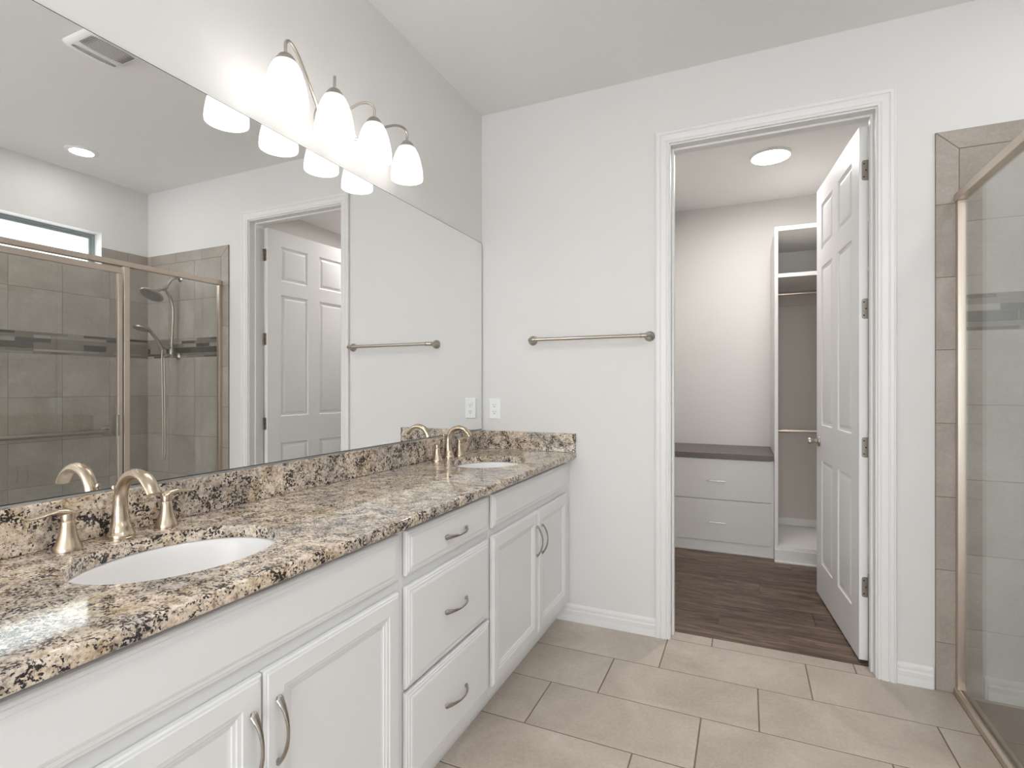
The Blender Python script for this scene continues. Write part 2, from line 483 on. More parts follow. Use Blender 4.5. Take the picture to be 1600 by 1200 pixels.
# ------------------------------------------------------------------ six panel door, open into the closet
DW, DT, DZ0, DZ1 = 0.850, 0.035, 0.012, 2.450
pinx, piny = OX1 - 0.001, D + WT + 0.004
door = thing('door_1', 'white six-panel door standing open into the closet', 'door', (pinx, piny, 0))
door['kind'] = 'structure'
door.rotation_euler = (0, 0, R(-1))   # set below with the swing
PX = [(0.118, 0.369), (0.481, 0.732)]
PZ = [(0.215, 0.830), (1.035, 1.965), (2.070, 2.335)]
def door_leaf():
    # local: x from the hinge edge along the leaf, y across the thickness, z up
    m = MB()
    xs = [0, PX[0][0], PX[0][1], PX[1][0], PX[1][1], DW]
    zs = [DZ0, PZ[0][0], PZ[0][1], PZ[1][0], PZ[1][1], PZ[2][0], PZ[2][1], DZ1]
    prof = [(0, 0), (.004, -.006), (.012, -.0085), (.020, -.0075), (.034, -.0022), (.037, -.0018)]
    for yv, s in ((0, -1), (DT, 1)):
        for i in range(5):
            for j in range(7):
                a, b, c, d = xs[i], xs[i + 1], zs[j], zs[j + 1]
                if i in (1, 3) and j in (1, 3, 5):
                    if s < 0: m.panel((a, yv, c), (1, 0, 0), (0, 0, 1), b - a, d - c, prof)
                    else: m.panel((b, yv, c), (-1, 0, 0), (0, 0, 1), b - a, d - c, prof)
                else: m.face([(a, yv, c), (b, yv, c), (b, yv, d), (a, yv, d)])
    for j in range(7):
        for xv in (0, DW): m.face([(xv, 0, zs[j]), (xv, DT, zs[j]), (xv, DT, zs[j + 1]), (xv, 0, zs[j + 1])])
    for i in range(5):
        for zv in (DZ0, DZ1): m.face([(xs[i], 0, zv), (xs[i + 1], 0, zv), (xs[i + 1], DT, zv), (xs[i], DT, zv)])
    return m
# pin at the origin; the leaf starts 6 mm from the pin and its hinge face (y=-DT.. ) lies on the pin's side
leaf_off = Vector((0.004, 0.004, 0))
lf = door_leaf().build('door_leaf', M_DOOR, door, smooth=12, loc=leaf_off)
for k, z in enumerate((0.346, 0.984, 1.618, 2.250)):
    m = MB()
    hh = 0.046
    # leaf plate on the door edge, rounded corners, with screws
    pl = []
    rr = 0.010
    y_in, y_out = 0.0, 0.029
    for (cy, cz, a0) in ((y_out - rr, z + hh - rr, 0), (y_in, z + hh, None), (y_in, z - hh, None), (y_out - rr, z - hh + rr, 270)):
        if a0 is None: pl.append((cy, cz))
        else:
            for q in range(5):
                a = R(a0 + 90 * q / 4); pl.append((cy + rr * math.cos(a), cz + rr * math.sin(a)))
    m.prism(pl, 0.0020, 0.0042, 'x')
    for (sy, sz) in ((0.020, 0.030), (0.012, 0.0), (0.020, -0.030)):
        m.lathe([(0.0035, 0), (0.0035, 0.0008), (0.001, 0.0011)], (0.0020, sy, z + sz), 10, (-1, 0, 0), 1)
    for q in range(5):
        z0 = z - hh + q * 0.0185
        m.lathe([(0.0055, 0), (0.0060, 0.0008), (0.0060, 0.0165), (0.0055, 0.0173)], (-0.0035, -0.0025, z0), 14)
    h = m.build('hinge', [M_HINGE, M_DARK], door, smooth=35)
# knob with rose near the free edge, both faces
kx, kz = DW - 0.062, 0.935
for yv, s in ((0.004 + DT, 1), (0.004, -1)):
    m = MB(); ax = (0, s, 0); c = (kx + 0.004, yv, kz)
    m.lathe([(0.032, 0), (0.033, 0.003), (0.031, 0.008), (0.020, 0.011), (0.012, 0.013), (0.011, 0.028), (0.015, 0.034), (0.019, 0.040), (0.021, 0.050), (0.019, 0.058), (0.012, 0.061), (0.0, 0.062)], c, 28, ax)
    m.build('door_knob', M_NICKG, door, smooth=40)
m = MB(); m.box((DW - 0.006 + 0.004, 0.010, kz - 0.028), (DW + 0.0045, 0.033, kz + 0.028), 0, 0.002); m.build('latch_plate', M_HINGE, door)
SWING = 95.3
door.rotation_euler = (0, 0, R(SWING))

# ------------------------------------------------------------------ outlet and towel bar on the far wall
o = thing('wall_outlet', 'white duplex outlet on the wall above the granite splash', 'outlet', (0.085, D, 1.135))
m = MB(); m.panel((-0.036, 0, -0.060), (1, 0, 0), (0, 0, 1), 0.072, 0.120, [(0, 0), (0.0005, 0.0035), (0.003, 0.0055), (0.006, 0.0062)]); m.build('cover_plate', M_PLAST, o)
for dz in (0.0195, -0.0195):
    m = MB()
    pts = []
    for i in range(28):
        a = 2 * PI * i / 28
        pts.append((0.0165 * math.cos(a), max(-0.0125, min(0.0125, 0.0165 * math.sin(a))) + dz))
    m.prism(pts, -0.0085, -0.003, 'y')
    for sx, w, hgt in ((-0.0065, 0.0012, 0.0045), (0.0065, 0.0012, 0.0038)):
        m.box((sx - w, -0.0089, dz + 0.0025 - hgt + 0.002), (sx + w, -0.0084, dz + 0.0025 + hgt), 1)
    m.lathe([(0.0028, 0), (0.0028, 0.0005)], (0, -0.0084, dz - 0.0075), 12, (0, -1, 0), 1)
    m.build('receptacle', [M_PLAST, M_DARK], o)
m = MB(); m.lathe([(0.003, 0), (0.003, 0.001), (0.001, 0.0015)], (0, -0.0062, 0), 12, (0, -1, 0)); m.build('screw', M_PLAST, o)

o = thing('towel_bar', 'brushed nickel towel bar mounted on the wall left of the closet door', 'towel bar', (0.639, D, 1.517))
for s in (-1, 1):
    m = MB()
    m.lathe([(0.0265, 0), (0.0265, 0.004), (0.024, 0.009), (0.017, 0.013), (0.013, 0.018), (0.0115, 0.026)], (s * 0.318, 0, 0), 28, (0, -1, 0))
    m.build('wall_flange', M_NICKG, o, smooth=40)
    m = MB()
    m.tube([(s * 0.318, -0.020, 0), (s * 0.318, -0.038, 0), (s * 0.313, -0.052, 0), (s * 0.298, -0.060, 0), (s * 0.283, -0.062, 0)], [0.0115, 0.0125, 0.013, 0.0115, 0.0105], 16)
    m.lathe([(0.0105, 0), (0.013, 0.001), (0.013, 0.005), (0.0105, 0.006)], (s * 0.280, -0.062, 0), 18, (s, 0, 0))
    m.build('bracket', M_NICKG, o, smooth=40)
m = MB(); m.tube([(-0.29, -0.062, 0), (0.29, -0.062, 0)], 0.0095, 18, smooth=False); m.build('bar', M_NICKG, o, smooth=40)

# ------------------------------------------------------------------ vanity
XF = 0.530         # face frame plane
DOORP = [(.004, 0), (0, 0), (0, .010), (.003, .0130), (.0075, .0135), (.009, .0160), (.046, .0170), (.048, .0150), (.056, .0140), (.058, .0120), (.064, .0110), (.066, .0085), (.072, .0075)]
DRAWP = [(.004, 0), (0, 0), (0, .009), (.003, .0120), (.0085, .0125), (.0100, .0143), (.0175, .0145), (.0190, .0158), (.024, .0170)]
def front(y0, y1, z0, z1, prof):
    m = MB(); m.panel((0, y0, z0), (0, 1, 0), (0, 0, 1), y1 - y0, z1 - z0, prof)
    return m
def pull(vertical):
    """arched cabinet pull, 135 mm, feet at its ends, standing off along x"""
    m = MB()
    a = 0.068
    pts = []; rad = []; fl = []
    for t in [-1, -0.93, -0.80, -0.55, -0.25, 0, 0.25, 0.55, 0.80, 0.93, 1]:
        d = 0.0015 + 0.027 * (1 - abs(t) ** 2.2)
        pts.append((d, a * t, 0) if not vertical else (d, 0, a * t))
        w = 0.0032 + 0.0062 * abs(t) ** 2 if abs(t) < 0.97 else 0.0045
        rad.append(1.0); fl.append((w, 0.0030 + 0.001 * abs(t)))
    m.tube(pts, rad, 12, fl, up=(1, 0, 0), sub=4)
    for s in (-1, 1):
        c = (0, s * a * 0.90, 0) if not vertical else (0, 0, s * a * 0.90)
        m.lathe([(0.0050, -0.001), (0.0045, 0.004), (0.0040, 0.008)], c, 12, (1, 0, 0))
    return m
def cabinet(name, label, y0, y1, fronts, left_end=False):
    o = thing(name, label, 'cabinet', (XF, y0, 0), 'vanity base cabinets')
    m = MB(); w = y1 - y0; zt = ZC - 0.031; xb = -XF + 0.003
    m.box((-0.020, 0.0005, 0.105), (0, w - 0.0005, zt)); m.box((xb, 0.0005, 0.105), (-0.020, 0.018, zt)); m.box((xb, w - 0.018, 0.105), (-0.020, w - 0.0005, zt))
    m.box((xb, 0.018, 0.105), (-0.020, w - 0.018, 0.123)); m.box((xb, 0.018, 0.123), (xb + 0.006, w - 0.018, zt)); m.build('cabinet_body', M_CAB, o)
    m = MB(); m.box((-XF + 0.003, 0.0005, 0), (-0.068, y1 - y0 - 0.0005, 0.105)); m.build('toe_kick', M_CAB, o)
    for kind, a, b, z0, z1, pl in fronts:
        f = front(0, b - a, 0, z1 - z0, DOORP if kind == 'door' else DRAWP).build({'door': 'door', 'drawer': 'drawer', 'false': 'false_front'}[kind], M_CAB, o, loc=(0.003, a - y0, z0))
        if pl:
            py, pz, vert = pl
            h = pull(vert).build('pull', M_PULL, f, smooth=50, loc=(0.0165, py - a, pz - z0))
    return o
Y0, Y1, Y2, Y3 = 0.240, 1.198, 1.741, D - 0.001
ZT0, ZT1 = 0.735, 0.860
cabinet('vanity_cabinet', 'white vanity base cabinet under the near sink', Y0, Y1, [
    ('false', 0.297, 1.181, ZT0, ZT1, None),
    ('door', 0.297, 0.738, 0.145, 0.703, (0.712, 0.575, True)),
    ('door', 0.742, 1.181, 0.145, 0.703, (0.772, 0.575, True))])
cabinet('drawer_cabinet', 'white vanity base with three drawers between the two sink cabinets', Y1, Y2, [
    ('drawer', 1.215, 1.728, ZT0, ZT1, (1.479, 0.792, False)),
    ('drawer', 1.215, 1.728, 0.420, 0.703, (1.479, 0.558, False)),
    ('drawer', 1.215, 1.728, 0.145, 0.408, (1.479, 0.266, False))])
cabinet('vanity_cabinet', 'white vanity base cabinet under the far sink, against the end wall', Y2, Y3, [
    ('false', 1.756, 2.640, ZT0, ZT1, None),
    ('door', 1.756, 2.218, 0.145, 0.703, (2.196, 0.570, True)),
    ('door', 2.224, 2.640, 0.145, 0.703, (2.262, 0.565, True))])

# granite worktop with two oval cutouts
SINKS = [(0.291, 0.753), (0.291, 2.228)]
SRX, SRY = 0.168, 0.210
TH = 0.030
ct = thing('countertop', 'speckled beige and black granite worktop over the vanity cabinets', 'countertop', (0, 0, ZC))
m = MB()
CY0_, CY1_ = 0.225, D - 0.0005
XE = 0.555
def hole_plate(m, x0, x1, y0, y1, cx, cy, rx, ry, z0, z1, n=72):
    inner = [(cx + rx * math.cos(2 * PI * i / n), cy + ry * math.sin(2 * PI * i / n)) for i in range(n)]
    outer = []
    corners = [(x1, y1), (x0, y1), (x0, y0), (x1, y0)]
    angs = []
    for i in range(n):
        dx, dy = inner[i][0] - cx, inner[i][1] - cy
        t = min(((x1 - cx) / dx if dx > 1e-9 else 1e9), ((x0 - cx) / dx if dx < -1e-9 else 1e9), ((y1 - cy) / dy if dy > 1e-9 else 1e9), ((y0 - cy) / dy if dy < -1e-9 else 1e9))
        outer.append([cx + dx * t, cy + dy * t])
    for c in corners:
        j = min(range(n), key=lambda i: (outer[i][0] - c[0]) ** 2 + (outer[i][1] - c[1]) ** 2)
        outer[j] = list(c)
    for z in (z1, z0):
        I = [m.bm.verts.new((*p, z)) for p in inner]; O = [m.bm.verts.new((*p, z)) for p in outer]
        for i in range(n):
            j = (i + 1) % n
            m.bm.faces.new((I[i], I[j], O[j], O[i]))
    e = 0.0025   # eased inner arris is left square, polished
    A = [m.bm.verts.new((*p, z1)) for p in inner]; B = [m.bm.verts.new((*p, z0)) for p in inner]
    for i in range(n):
        j = (i + 1) % n; m.bm.faces.new((A[i], A[j], B[j], B[i]))
ysec = [CY0_]
for (cx, cy) in SINKS:
    a, b = cy - 0.26, cy + 0.26
    m.face([(0.001, ysec[-1], 0), (XE, ysec[-1], 0), (XE, a, 0), (0.001, a, 0)])
    m.face([(0.001, ysec[-1], -TH), (XE, ysec[-1], -TH), (XE, a, -TH), (0.001, a, -TH)])
    hole_plate(m, 0.001, XE, a, b, cx, cy, SRX, SRY, -TH, 0)
    ysec.append(b)
m.face([(0.001, ysec[-1], 0), (XE, ysec[-1], 0), (XE, CY1_, 0), (0.001, CY1_, 0)])
m.face([(0.001, ysec[-1], -TH), (XE, ysec[-1], -TH), (XE, CY1_, -TH), (0.001, CY1_, -TH)])
fe = [(XE, 0), (0.5675, 0), (0.5705, -0.0012), (0.572, -0.004), (0.572, -TH + 0.003), (0.5705, -TH + 0.0008), (0.568, -TH), (XE, -TH)]
for (a, b) in zip(fe, fe[1:]): m.face([(a[0], CY0_, a[1]), (b[0], CY0_, b[1]), (b[0], CY1_, b[1]), (a[0], CY1_, a[1])])
for yv in (CY0_, CY1_): m.face([(0.001, yv, 0)] + [(x, yv, z) for x, z in fe] + [(0.001, yv, -TH)])
m.face([(0.001, CY0_, 0), (0.001, CY1_, 0), (0.001, CY1_, -TH), (0.001, CY0_, -TH)])
m.build('worktop', M_GRAN, ct, smooth=50)
m = MB(); m.box((0.001, CY0_, ZC + 0.0004), (0.021, CY1_, ZC + 0.102), 0, 0.0015); tag(m.build('backsplash', M_GRAN), 'long low granite backsplash strip standing under the mirror', 'backsplash')
m = MB(); m.box((0.0215, D - 0.021, ZC + 0.0004), (0.570, D - 0.0005, ZC + 0.102), 0, 0.0015); tag(m.build('side_splash', M_GRAN), 'short granite side splash against the end wall below the outlet', 'backsplash')

# sinks
def sink(cx, cy, label):
    o = thing('sink', label, 'sink', (cx, cy, ZC - TH), 'undermount sinks')
    m = MB(); n = 64
    prof = [(1.10, -0.001), (1.015, -0.001), (0.995, -0.006), (0.975, -0.020), (0.945, -0.050), (0.885, -0.085), (0.78, -0.112), (0.62, -0.130), (0.40, -0.140), (0.20, -0.144), (0.115, -0.146)]
    outr = [(0.12, -0.156), (0.40, -0.152), (0.68, -0.140), (0.86, -0.118), (0.97, -0.085), (1.02, -0.040), (1.04, -0.012), (1.10, -0.010)]
    rs = []
    for (k, z) in prof + outr:
        rs.append([((SRX) * k * math.cos(2 * PI * i / n), (SRY) * k * math.sin(2 * PI * i / n), z) for i in range(n)])
    m.rings(rs, closed=True)
    m.build('basin', M_PORC, o, smooth=60)
    m = MB(); m.lathe([(0.0, -0.152), (0.024, -0.1475), (0.026, -0.1435), (0.022, -0.1430), (0.020, -0.1445), (0.0, -0.1445)], (0, 0, 0), 28)
    m.build('drain', M_NICK, o, smooth=40)
    m = MB(); m.lathe([(0.017, -0.144), (0.017, -0.139), (0.0, -0.1375)], (0, 0, 0), 24); m.build('stopper', M_NICK, o, smooth=40)
    return o
sink(*SINKS[0], 'white oval undermount sink nearest the camera')
sink(*SINKS[1], 'white oval undermount sink at the far end of the counter by the side splash')

# faucets
def faucet(x, y, label):
    o = thing('faucet', label, 'faucet', (x, y, ZC), 'widespread bathroom faucets')
    m = MB()
    # arched spout, flared octagon-soft foot
    pts = [(0, 0, 0.002), (0, 0, 0.008), (0.000, 0, 0.022), (-0.002, 0, 0.045), (-0.003, 0, 0.078), (0.002, 0, 0.110), (0.022, 0, 0.139), (0.055, 0, 0.152), (0.086, 0, 0.147), (0.108, 0, 0.131), (0.122, 0, 0.112)]
    rad = [0.0285, 0.0280, 0.0225, 0.0175, 0.0148, 0.0138, 0.0138, 0.0140, 0.0142, 0.0138, 0.0130]
    fl = [(1, 1)] * 3 + [(1, 1)] * 4 + [(1.04, 0.92), (1.12, 0.78), (1.2, 0.62), (1.22, 0.56)]
    m.tube(pts, rad, 28, fl, up=(0, 1, 0) if False else (1, 0, 0))
    m.build('spout', M_NICK, o, smooth=40)
    m = MB(); m.lathe([(0.0295, 0), (0.0295, 0.003), (0.027, 0.005)], (0, 0, 0), 32); m.build('spout_base', M_NICK, o, smooth=40)
    m = MB(); m.lathe([(0.0022, 0.02), (0.0022, 0.108), (0.0045, 0.110), (0.0050, 0.114), (0.0035, 0.119), (0, 0.120)], (-0.028, 0, 0), 12); m.build('lift_rod', M_NICK, o, smooth=40)
    for s in (-1, 1):
        m = MB()
        m.lathe([(0.0265, 0), (0.0268, 0.003), (0.0250, 0.009), (0.0205, 0.020), (0.0165, 0.034), (0.0138, 0.050), (0.0125, 0.063), (0.0122, 0.0635), (0.0112, 0.0645), (0.0112, 0.066), (0.0124, 0.067), (0.0124, 0.079), (0.0118, 0.0835), (0.0095, 0.0860), (0, 0.0865)], (0, s * 0.106, 0), 28)
        hb = m.build('handle_base', M_NICK, o, smooth=40)
        m = MB()
        b = s * 0.106
        pts = [(0, b - s * 0.010, 0.0790), (0, b + s * 0.004, 0.0835), (0, b + s * 0.020, 0.0865), (0, b + s * 0.036, 0.0855), (0, b + s * 0.052, 0.0825), (0, b + s * 0.066, 0.0815), (0, b + s * 0.078, 0.0830)]
        m.tube(pts, [1] * 7, 14, [(0.0115, 0.0045), (0.0130, 0.0075), (0.0115, 0.0062), (0.0105, 0.0050), (0.0105, 0.0043), (0.0095, 0.0035), (0.0050, 0.0022)], up=(0, 0, 1))
        m.build('lever', M_NICK, o, smooth=40)
    return o
faucet(0.066, 0.755, 'widespread brushed nickel faucet behind the near sink')
faucet(0.066, 2.243, 'widespread brushed nickel faucet behind the far sink')

# ------------------------------------------------------------------ mirror
MY0, MY1, MZ0, MZ1 = 0.240, 2.716, 1.0150, 2.0927
m = MB()
m.panel((0.0005, MY0, MZ0), (0, 1, 0), (0, 0, 1), MY1 - MY0, MZ1 - MZ0, [(0.001, 0), (0, 0), (0, 0.0052), (0.0008, 0.006), (0.0026, 0.0061)], 1, cap=False)
m.panel((0.0005, MY0, MZ0), (0, 1, 0), (0, 0, 1), MY1 - MY0, MZ1 - MZ0, [(0.0026, 0.0061), (0.0027, 0.0061)], 0)
mi = m.build('mirror', [M_MIRROR, M_MEDGE]); tag(mi, 'wide frameless mirror on the wall above the granite backsplash', 'mirror')

# ------------------------------------------------------------------ vanity light with four shades
LX, LZ = 0.135, 2.11
LY = [1.175, 1.381, 1.588, 1.796]
LC = 1.4855
vl = thing('vanity_light', 'brushed nickel wall light with four frosted glass shades above the mirror', 'light', (0, LC, 2.222))
m = MB(); m.lathe([(0.062, 0), (0.062, 0.010), (0.058, 0.016), (0.045, 0.020), (0.020, 0.024), (0.012, 0.030), (0, 0.031)], (0, 0, 0), 36, (1, 0, 0)); m.build('back_plate', M_NICKG, vl, smooth=40)
for i, yl in enumerate(LY):
    y = yl - LC; zt = 2.268 - 2.222
    sg = 1 if y > 0 else -1; ay = abs(y)
    if ay > 0.2:
        pts = [(0.026, 0.02 * sg, -0.010), (0.045, 0.06 * sg, -0.030), (0.065, (ay - 0.21) * sg, -0.020), (0.090, (ay - 0.135) * sg, 0.040), (0.115, (ay - 0.066) * sg, 0.084), (0.130, (ay - 0.020) * sg, 0.094), (LX, y, 0.078), (LX, y, zt - 0.004)]
    else:
        pts = [(0.026, 0.010 * sg, 0.006), (0.040, 0.016 * sg, 0.022), (0.075, 0.040 * sg, 0.060), (0.103, 0.070 * sg, 0.090), (0.125, 0.093 * sg, 0.094), (LX, y, 0.076), (LX, y, zt - 0.004)]
    m = MB(); m.tube(pts, 0.0050, 12, sub=7); m.build('arm', M_NICKG, vl, smooth=40)
    m = MB(); m.lathe([(0.007, 0.158), (0.012, 0.157), (0.019, 0.152), (0.026, 0.143), (0.0325, 0.131), (0.036, 0.122), (0.034, 0.121), (0.028, 0.134), (0.010, 0.148)], (LX, y, LZ - 2.222), 32); m.build('shade_holder', M_NICKG, vl, smooth=40)
    m = MB()
    m.lathe([(0.031, 0.133), (0.0375, 0.122), (0.0455, 0.106), (0.0535, 0.082), (0.0600, 0.055), (0.0640, 0.030), (0.0655, 0.012), (0.0650, 0.0), (0.0625, 0.0), (0.0630, 0.012), (0.0612, 0.030), (0.0572, 0.055), (0.0508, 0.082), (0.0430, 0.105), (0.0350, 0.121), (0.028, 0.130)], (LX, y, LZ - 2.222), 40, cap0=False, cap1=False)
    sh = m.build('shade', M_SHADE, vl, smooth=60)
    m = MB(); m.lathe([(0.0, 0.020), (0.012, 0.022), (0.022, 0.029), (0.028, 0.040), (0.030, 0.052), (0.027, 0.066), (0.020, 0.080), (0.014, 0.092), (0.013, 0.112), (0.0, 0.112)], (LX, y, LZ - 2.222), 24); m.build('bulb', M_BULB, vl, smooth=60)

# ------------------------------------------------------------------ ceiling lamps and fan grille
def disc_light(name, label, x, y, r, mat, trim, depth=0.012):
    o = thing(name, label, 'light', (x, y, H))
    m = MB(); m.lathe([(r + trim, 0), (r + trim, -0.003), (r + trim * 0.4, -depth), (r, -depth), (r, -0.004)], (0, 0, 0), 48, cap0=False, cap1=False); m.build('trim_ring', M_PLAST, o, smooth=40)
    m = MB(); m.lathe([(r, -0.006), (r * 0.9, -0.009), (r * 0.5, -0.0095), (0, -0.0095)], (0, 0, 0), 48, cap0=False); m.build('lens', mat, o, smooth=40)
    return o
disc_light('recessed_light', 'round recessed light in the ceiling over the shower', 2.668, 2.045, 0.066, M_DOWN, 0.026, 0.008)
disc_light('ceiling_light', 'flat round white light on the closet ceiling', 1.556, 3.985, 0.118, M_CLED, 0.014, 0.016)
o = thing('exhaust_fan_grille', 'white louvred exhaust fan cover on the ceiling, seen in the mirror', 'fan grille', (1.325, 1.458, H))
m = MB()
w2, h2 = 0.128, 0.112
def rrect(w, h, r, z, n=6):
    out = []
    for cx, cy, a0 in ((w - r, h - r, 0), (-w + r, h - r, 90), (-w + r, -h + r, 180), (w - r, -h + r, 270)):
        for q in range(n + 1):
            a = R(a0 + 90 * q / n); out.append((cx + r * math.cos(a), cy + r * math.sin(a), z))
    return out
m.rings([rrect(w2, h2, 0.03, -0.0005), rrect(w2, h2, 0.03, -0.006), rrect(w2 - 0.006, h2 - 0.006, 0.028, -0.014), rrect(w2 - 0.022, h2 - 0.022, 0.02, -0.021), rrect(w2 - 0.06, h2 - 0.06, 0.01, -0.023)])
m.build('cover', M_PLAST, o, smooth=40)
for xa, xb in ((0.058, 0.092), (-0.086, 0.030)):
    m = MB(); n = 27
    for q in range(n):
        yy = -0.088 + 0.176 * q / (n - 1)
        sh = 0.010 * (abs(yy) / 0.088) ** 3
        m.box((xa + sh, yy - 0.0009, -0.0240), (xb - sh, yy + 0.0009, -0.0205))
    m.build('louvre_slots', M_SLOT, o)

# ------------------------------------------------------------------ shower wall tiles
def tone_layer(bm):
    l = bm.loops.layers.float_color.get('tone') or bm.loops.layers.float_color.new('tone'); return l
def wall_tiles(name, parent, plane, fixed, s, a0, a1, joints_a, rows, hole=None, border=None):
    """tiles standing off a wall; plane 'y' (runs in x) or 'x' (runs in y); s = direction away from the wall"""
    m = MB(); g = 0.003; t0, t1 = 0.0, 0.009
    def bx(u0, u1, z0, z1, d0, d1, mi, bev=0.0):
        if u1 - u0 < 0.006 or z1 - z0 < 0.006: return
        d0, d1 = fixed + s * d0, fixed + s * d1
        lo, hi = min(d0, d1), max(d0, d1)
        if plane == 'y': m.box((u0, lo, z0), (u1, hi, z1), mi, bev)
        else: m.box((lo, u0, z0), (hi, u1, z1), mi, bev)
    def cut(u0, u1, z0, z1, d0, d1, mi, bev=0.0):
        if hole and u1 > hole[0] and u0 < hole[1] and z1 > hole[2] and z0 < hole[3]:
            bx(u0, min(u1, hole[0]), z0, z1, d0, d1, mi, bev) if u0 < hole[0] else None
            bx(max(u0, hole[1]), u1, z0, z1, d0, d1, mi, bev) if u1 > hole[1] else None
            if z0 < hole[2]: bx(max(u0, hole[0]), min(u1, hole[1]), z0, hole[2], d0, d1, mi, bev)
        else: bx(u0, u1, z0, z1, d0, d1, mi, bev)
    zt = rows[-1][1]
    cut(a0, a1, rows[0][0], zt, t0, 0.0078, 0)
    for z0, z1, js in rows:
        js = [a0] + [j for j in js if a0 < j < a1] + [a1]
        for u0, u1 in zip(js, js[1:]): cut(u0 + g / 2, u1 - g / 2, z0 + g / 2, z1 - g / 2, 0.002, t1, 1, 0.0007)
    return m, bx
J12 = lambda s: [s + 0.3047 * k for k in range(-8, 9)]
ZR = [(-0.020, 0.273), (0.273, 0.577), (0.577, 0.882), (0.882, 1.187), (1.187, 1.490), (1.637, 1.937), (1.937, 2.238)]
# far wall, inside field + border
XT0, XT1 = 2.1255, 2.203
m, bx = wall_tiles('t', None, 'y', D, -1, XT1, XR - 0.009, None, [(z0, z1, J12(2.503)) for z0, z1 in ZR[:5]] + [(z0, z1, J12(2.503)) for z0, z1 in ZR[5:]])
g = 0.003
zj = [0.0, 0.201, 0.503, 0.805, 1.110, 1.414, 1.714, 2.016, 2.317]
bx(XT0, XT1, 0, 2.317, 0, 0.0078, 0); bx(XT1, XR - 0.009, 2.238, 2.317, 0, 0.0078, 0)
for z0, z1 in zip(zj, zj[1:-1]): bx(XT0 + 0.001, XT1 - g / 2, z0 + g / 2, z1 - g / 2, 0.002, 0.009, 1, 0.0007)
# mitred corner pieces
def prism_y(m, pts, d0, d1, mi):
    m.prism(pts, D - d1, D - d0, 'y', mi)
zt, zi, xi = 2.317, 2.238, XT1
prism_y(m, [(XT0 + .001, zj[-2] + g / 2), (xi - g / 2, zj[-2] + g / 2), (xi - g / 2, zi - 0.0005), (XT0 + .001, zt - 0.004)], 0.002, 0.009, 1)
prism_y(m, [(XT0 + .004, zt - .001), (xi, zi + g / 2 + .001), (2.42 - g / 2, zi + g / 2), (2.42 - g / 2, zt - .001)], 0.002, 0.009, 1)
for u0, u1 in ((2.42, 2.722), (2.722, 3.024), (3.024, XR - 0.009)): bx(u0 + g / 2, u1 - g / 2, zi + g / 2, zt - .001, 0.002, 0.009, 1, 0.0007)
struct('tile_cladding', m, [M_GROUTW, M_STILE], wall_far)
# right wall
m, bx = wall_tiles('t', None, 'x', XR, -1, YS, D - 0.0, None,
    [(z0, z1, [j for j in J12(2.131)]) for z0, z1 in ZR] + [(2.238, 2.317, J12(2.566))], hole=(WY0, WY1, WZ0, WZ1 + 0.2))
struct('tile_cladding', m, [M_GROUTW, M_STILE], wall_right)
# mosaic strips
PAL = [(0.055, 0.042, 0.030), (0.075, 0.058, 0.044), (0.24, 0.205, 0.155), (0.27, 0.235, 0.18), (0.36, 0.33, 0.29), (0.44, 0.41, 0.37), (0.10, 0.085, 0.068), (0.19, 0.16, 0.13)]
PICK = PAL + PAL[2:6]
ZM = [(1.490, 1.506), (1.506, 1.523), (1.523, 1.569), (1.569, 1.597), (1.597, 1.619), (1.619, 1.637)]
def mosaic(parent, plane, fixed, s, a0, a1, first):
    m = MB(); lay = tone_layer(m.bm); lo, hi = (fixed, fixed + s * 0.0075) if s > 0 else (fixed + s * 0.0075, fixed)
    def bx(u0, u1, z0, z1, d, mi, col=(0.5, 0.48, 0.45)):
        n0 = set(m.bm.faces)
        a, b = sorted((fixed, fixed + s * d))
        if plane == 'y': m.box((u0, a, z0), (u1, b, z1), mi, 0.0004 if mi else 0)
        else: m.box((a, u0, z0), (b, u1, z1), mi, 0.0005 if mi else 0)
        for f in m.bm.faces:
            if f not in n0:
                for lp in f.loops: lp[lay] = (*col, 1)
    bx(a0, a1, 1.490, 1.637, 0.0072, 0)
    for r, (z0, z1) in enumerate(ZM):
        u = a0; k = 0
        while u < a1:
            if first and k == 0: w, c = first[r]
            else:
                w = random.choice((0.10, 0.15, 0.20, 0.30)) if r != 2 else random.choice((0.10, 0.15, 0.15, 0.30))
                c = random.choice(PICK)
            e = min(u + w, a1)
            if e - u > 0.008: bx(u + 0.0014, e - 0.0014, z0 + 0.0014, z1 - 0.0014, 0.009, 1, c)
            u += w; k += 1
    struct('mosaic_band', m, [M_GROUTL, M_MOSAIC], parent)
mosaic(wall_far, 'y', D, -1, XT1 + 0.001, XR - 0.01, [(0.19, PAL[1]), (0.36, PAL[7]), (0.187, PAL[0]), (0.13, PAL[4]), (0.30, PAL[7]), (0.12, PAL[0])])
random.seed(3)
mosaic(wall_right, 'x', XR, -1, YS + 0.01, D - 0.01, None)

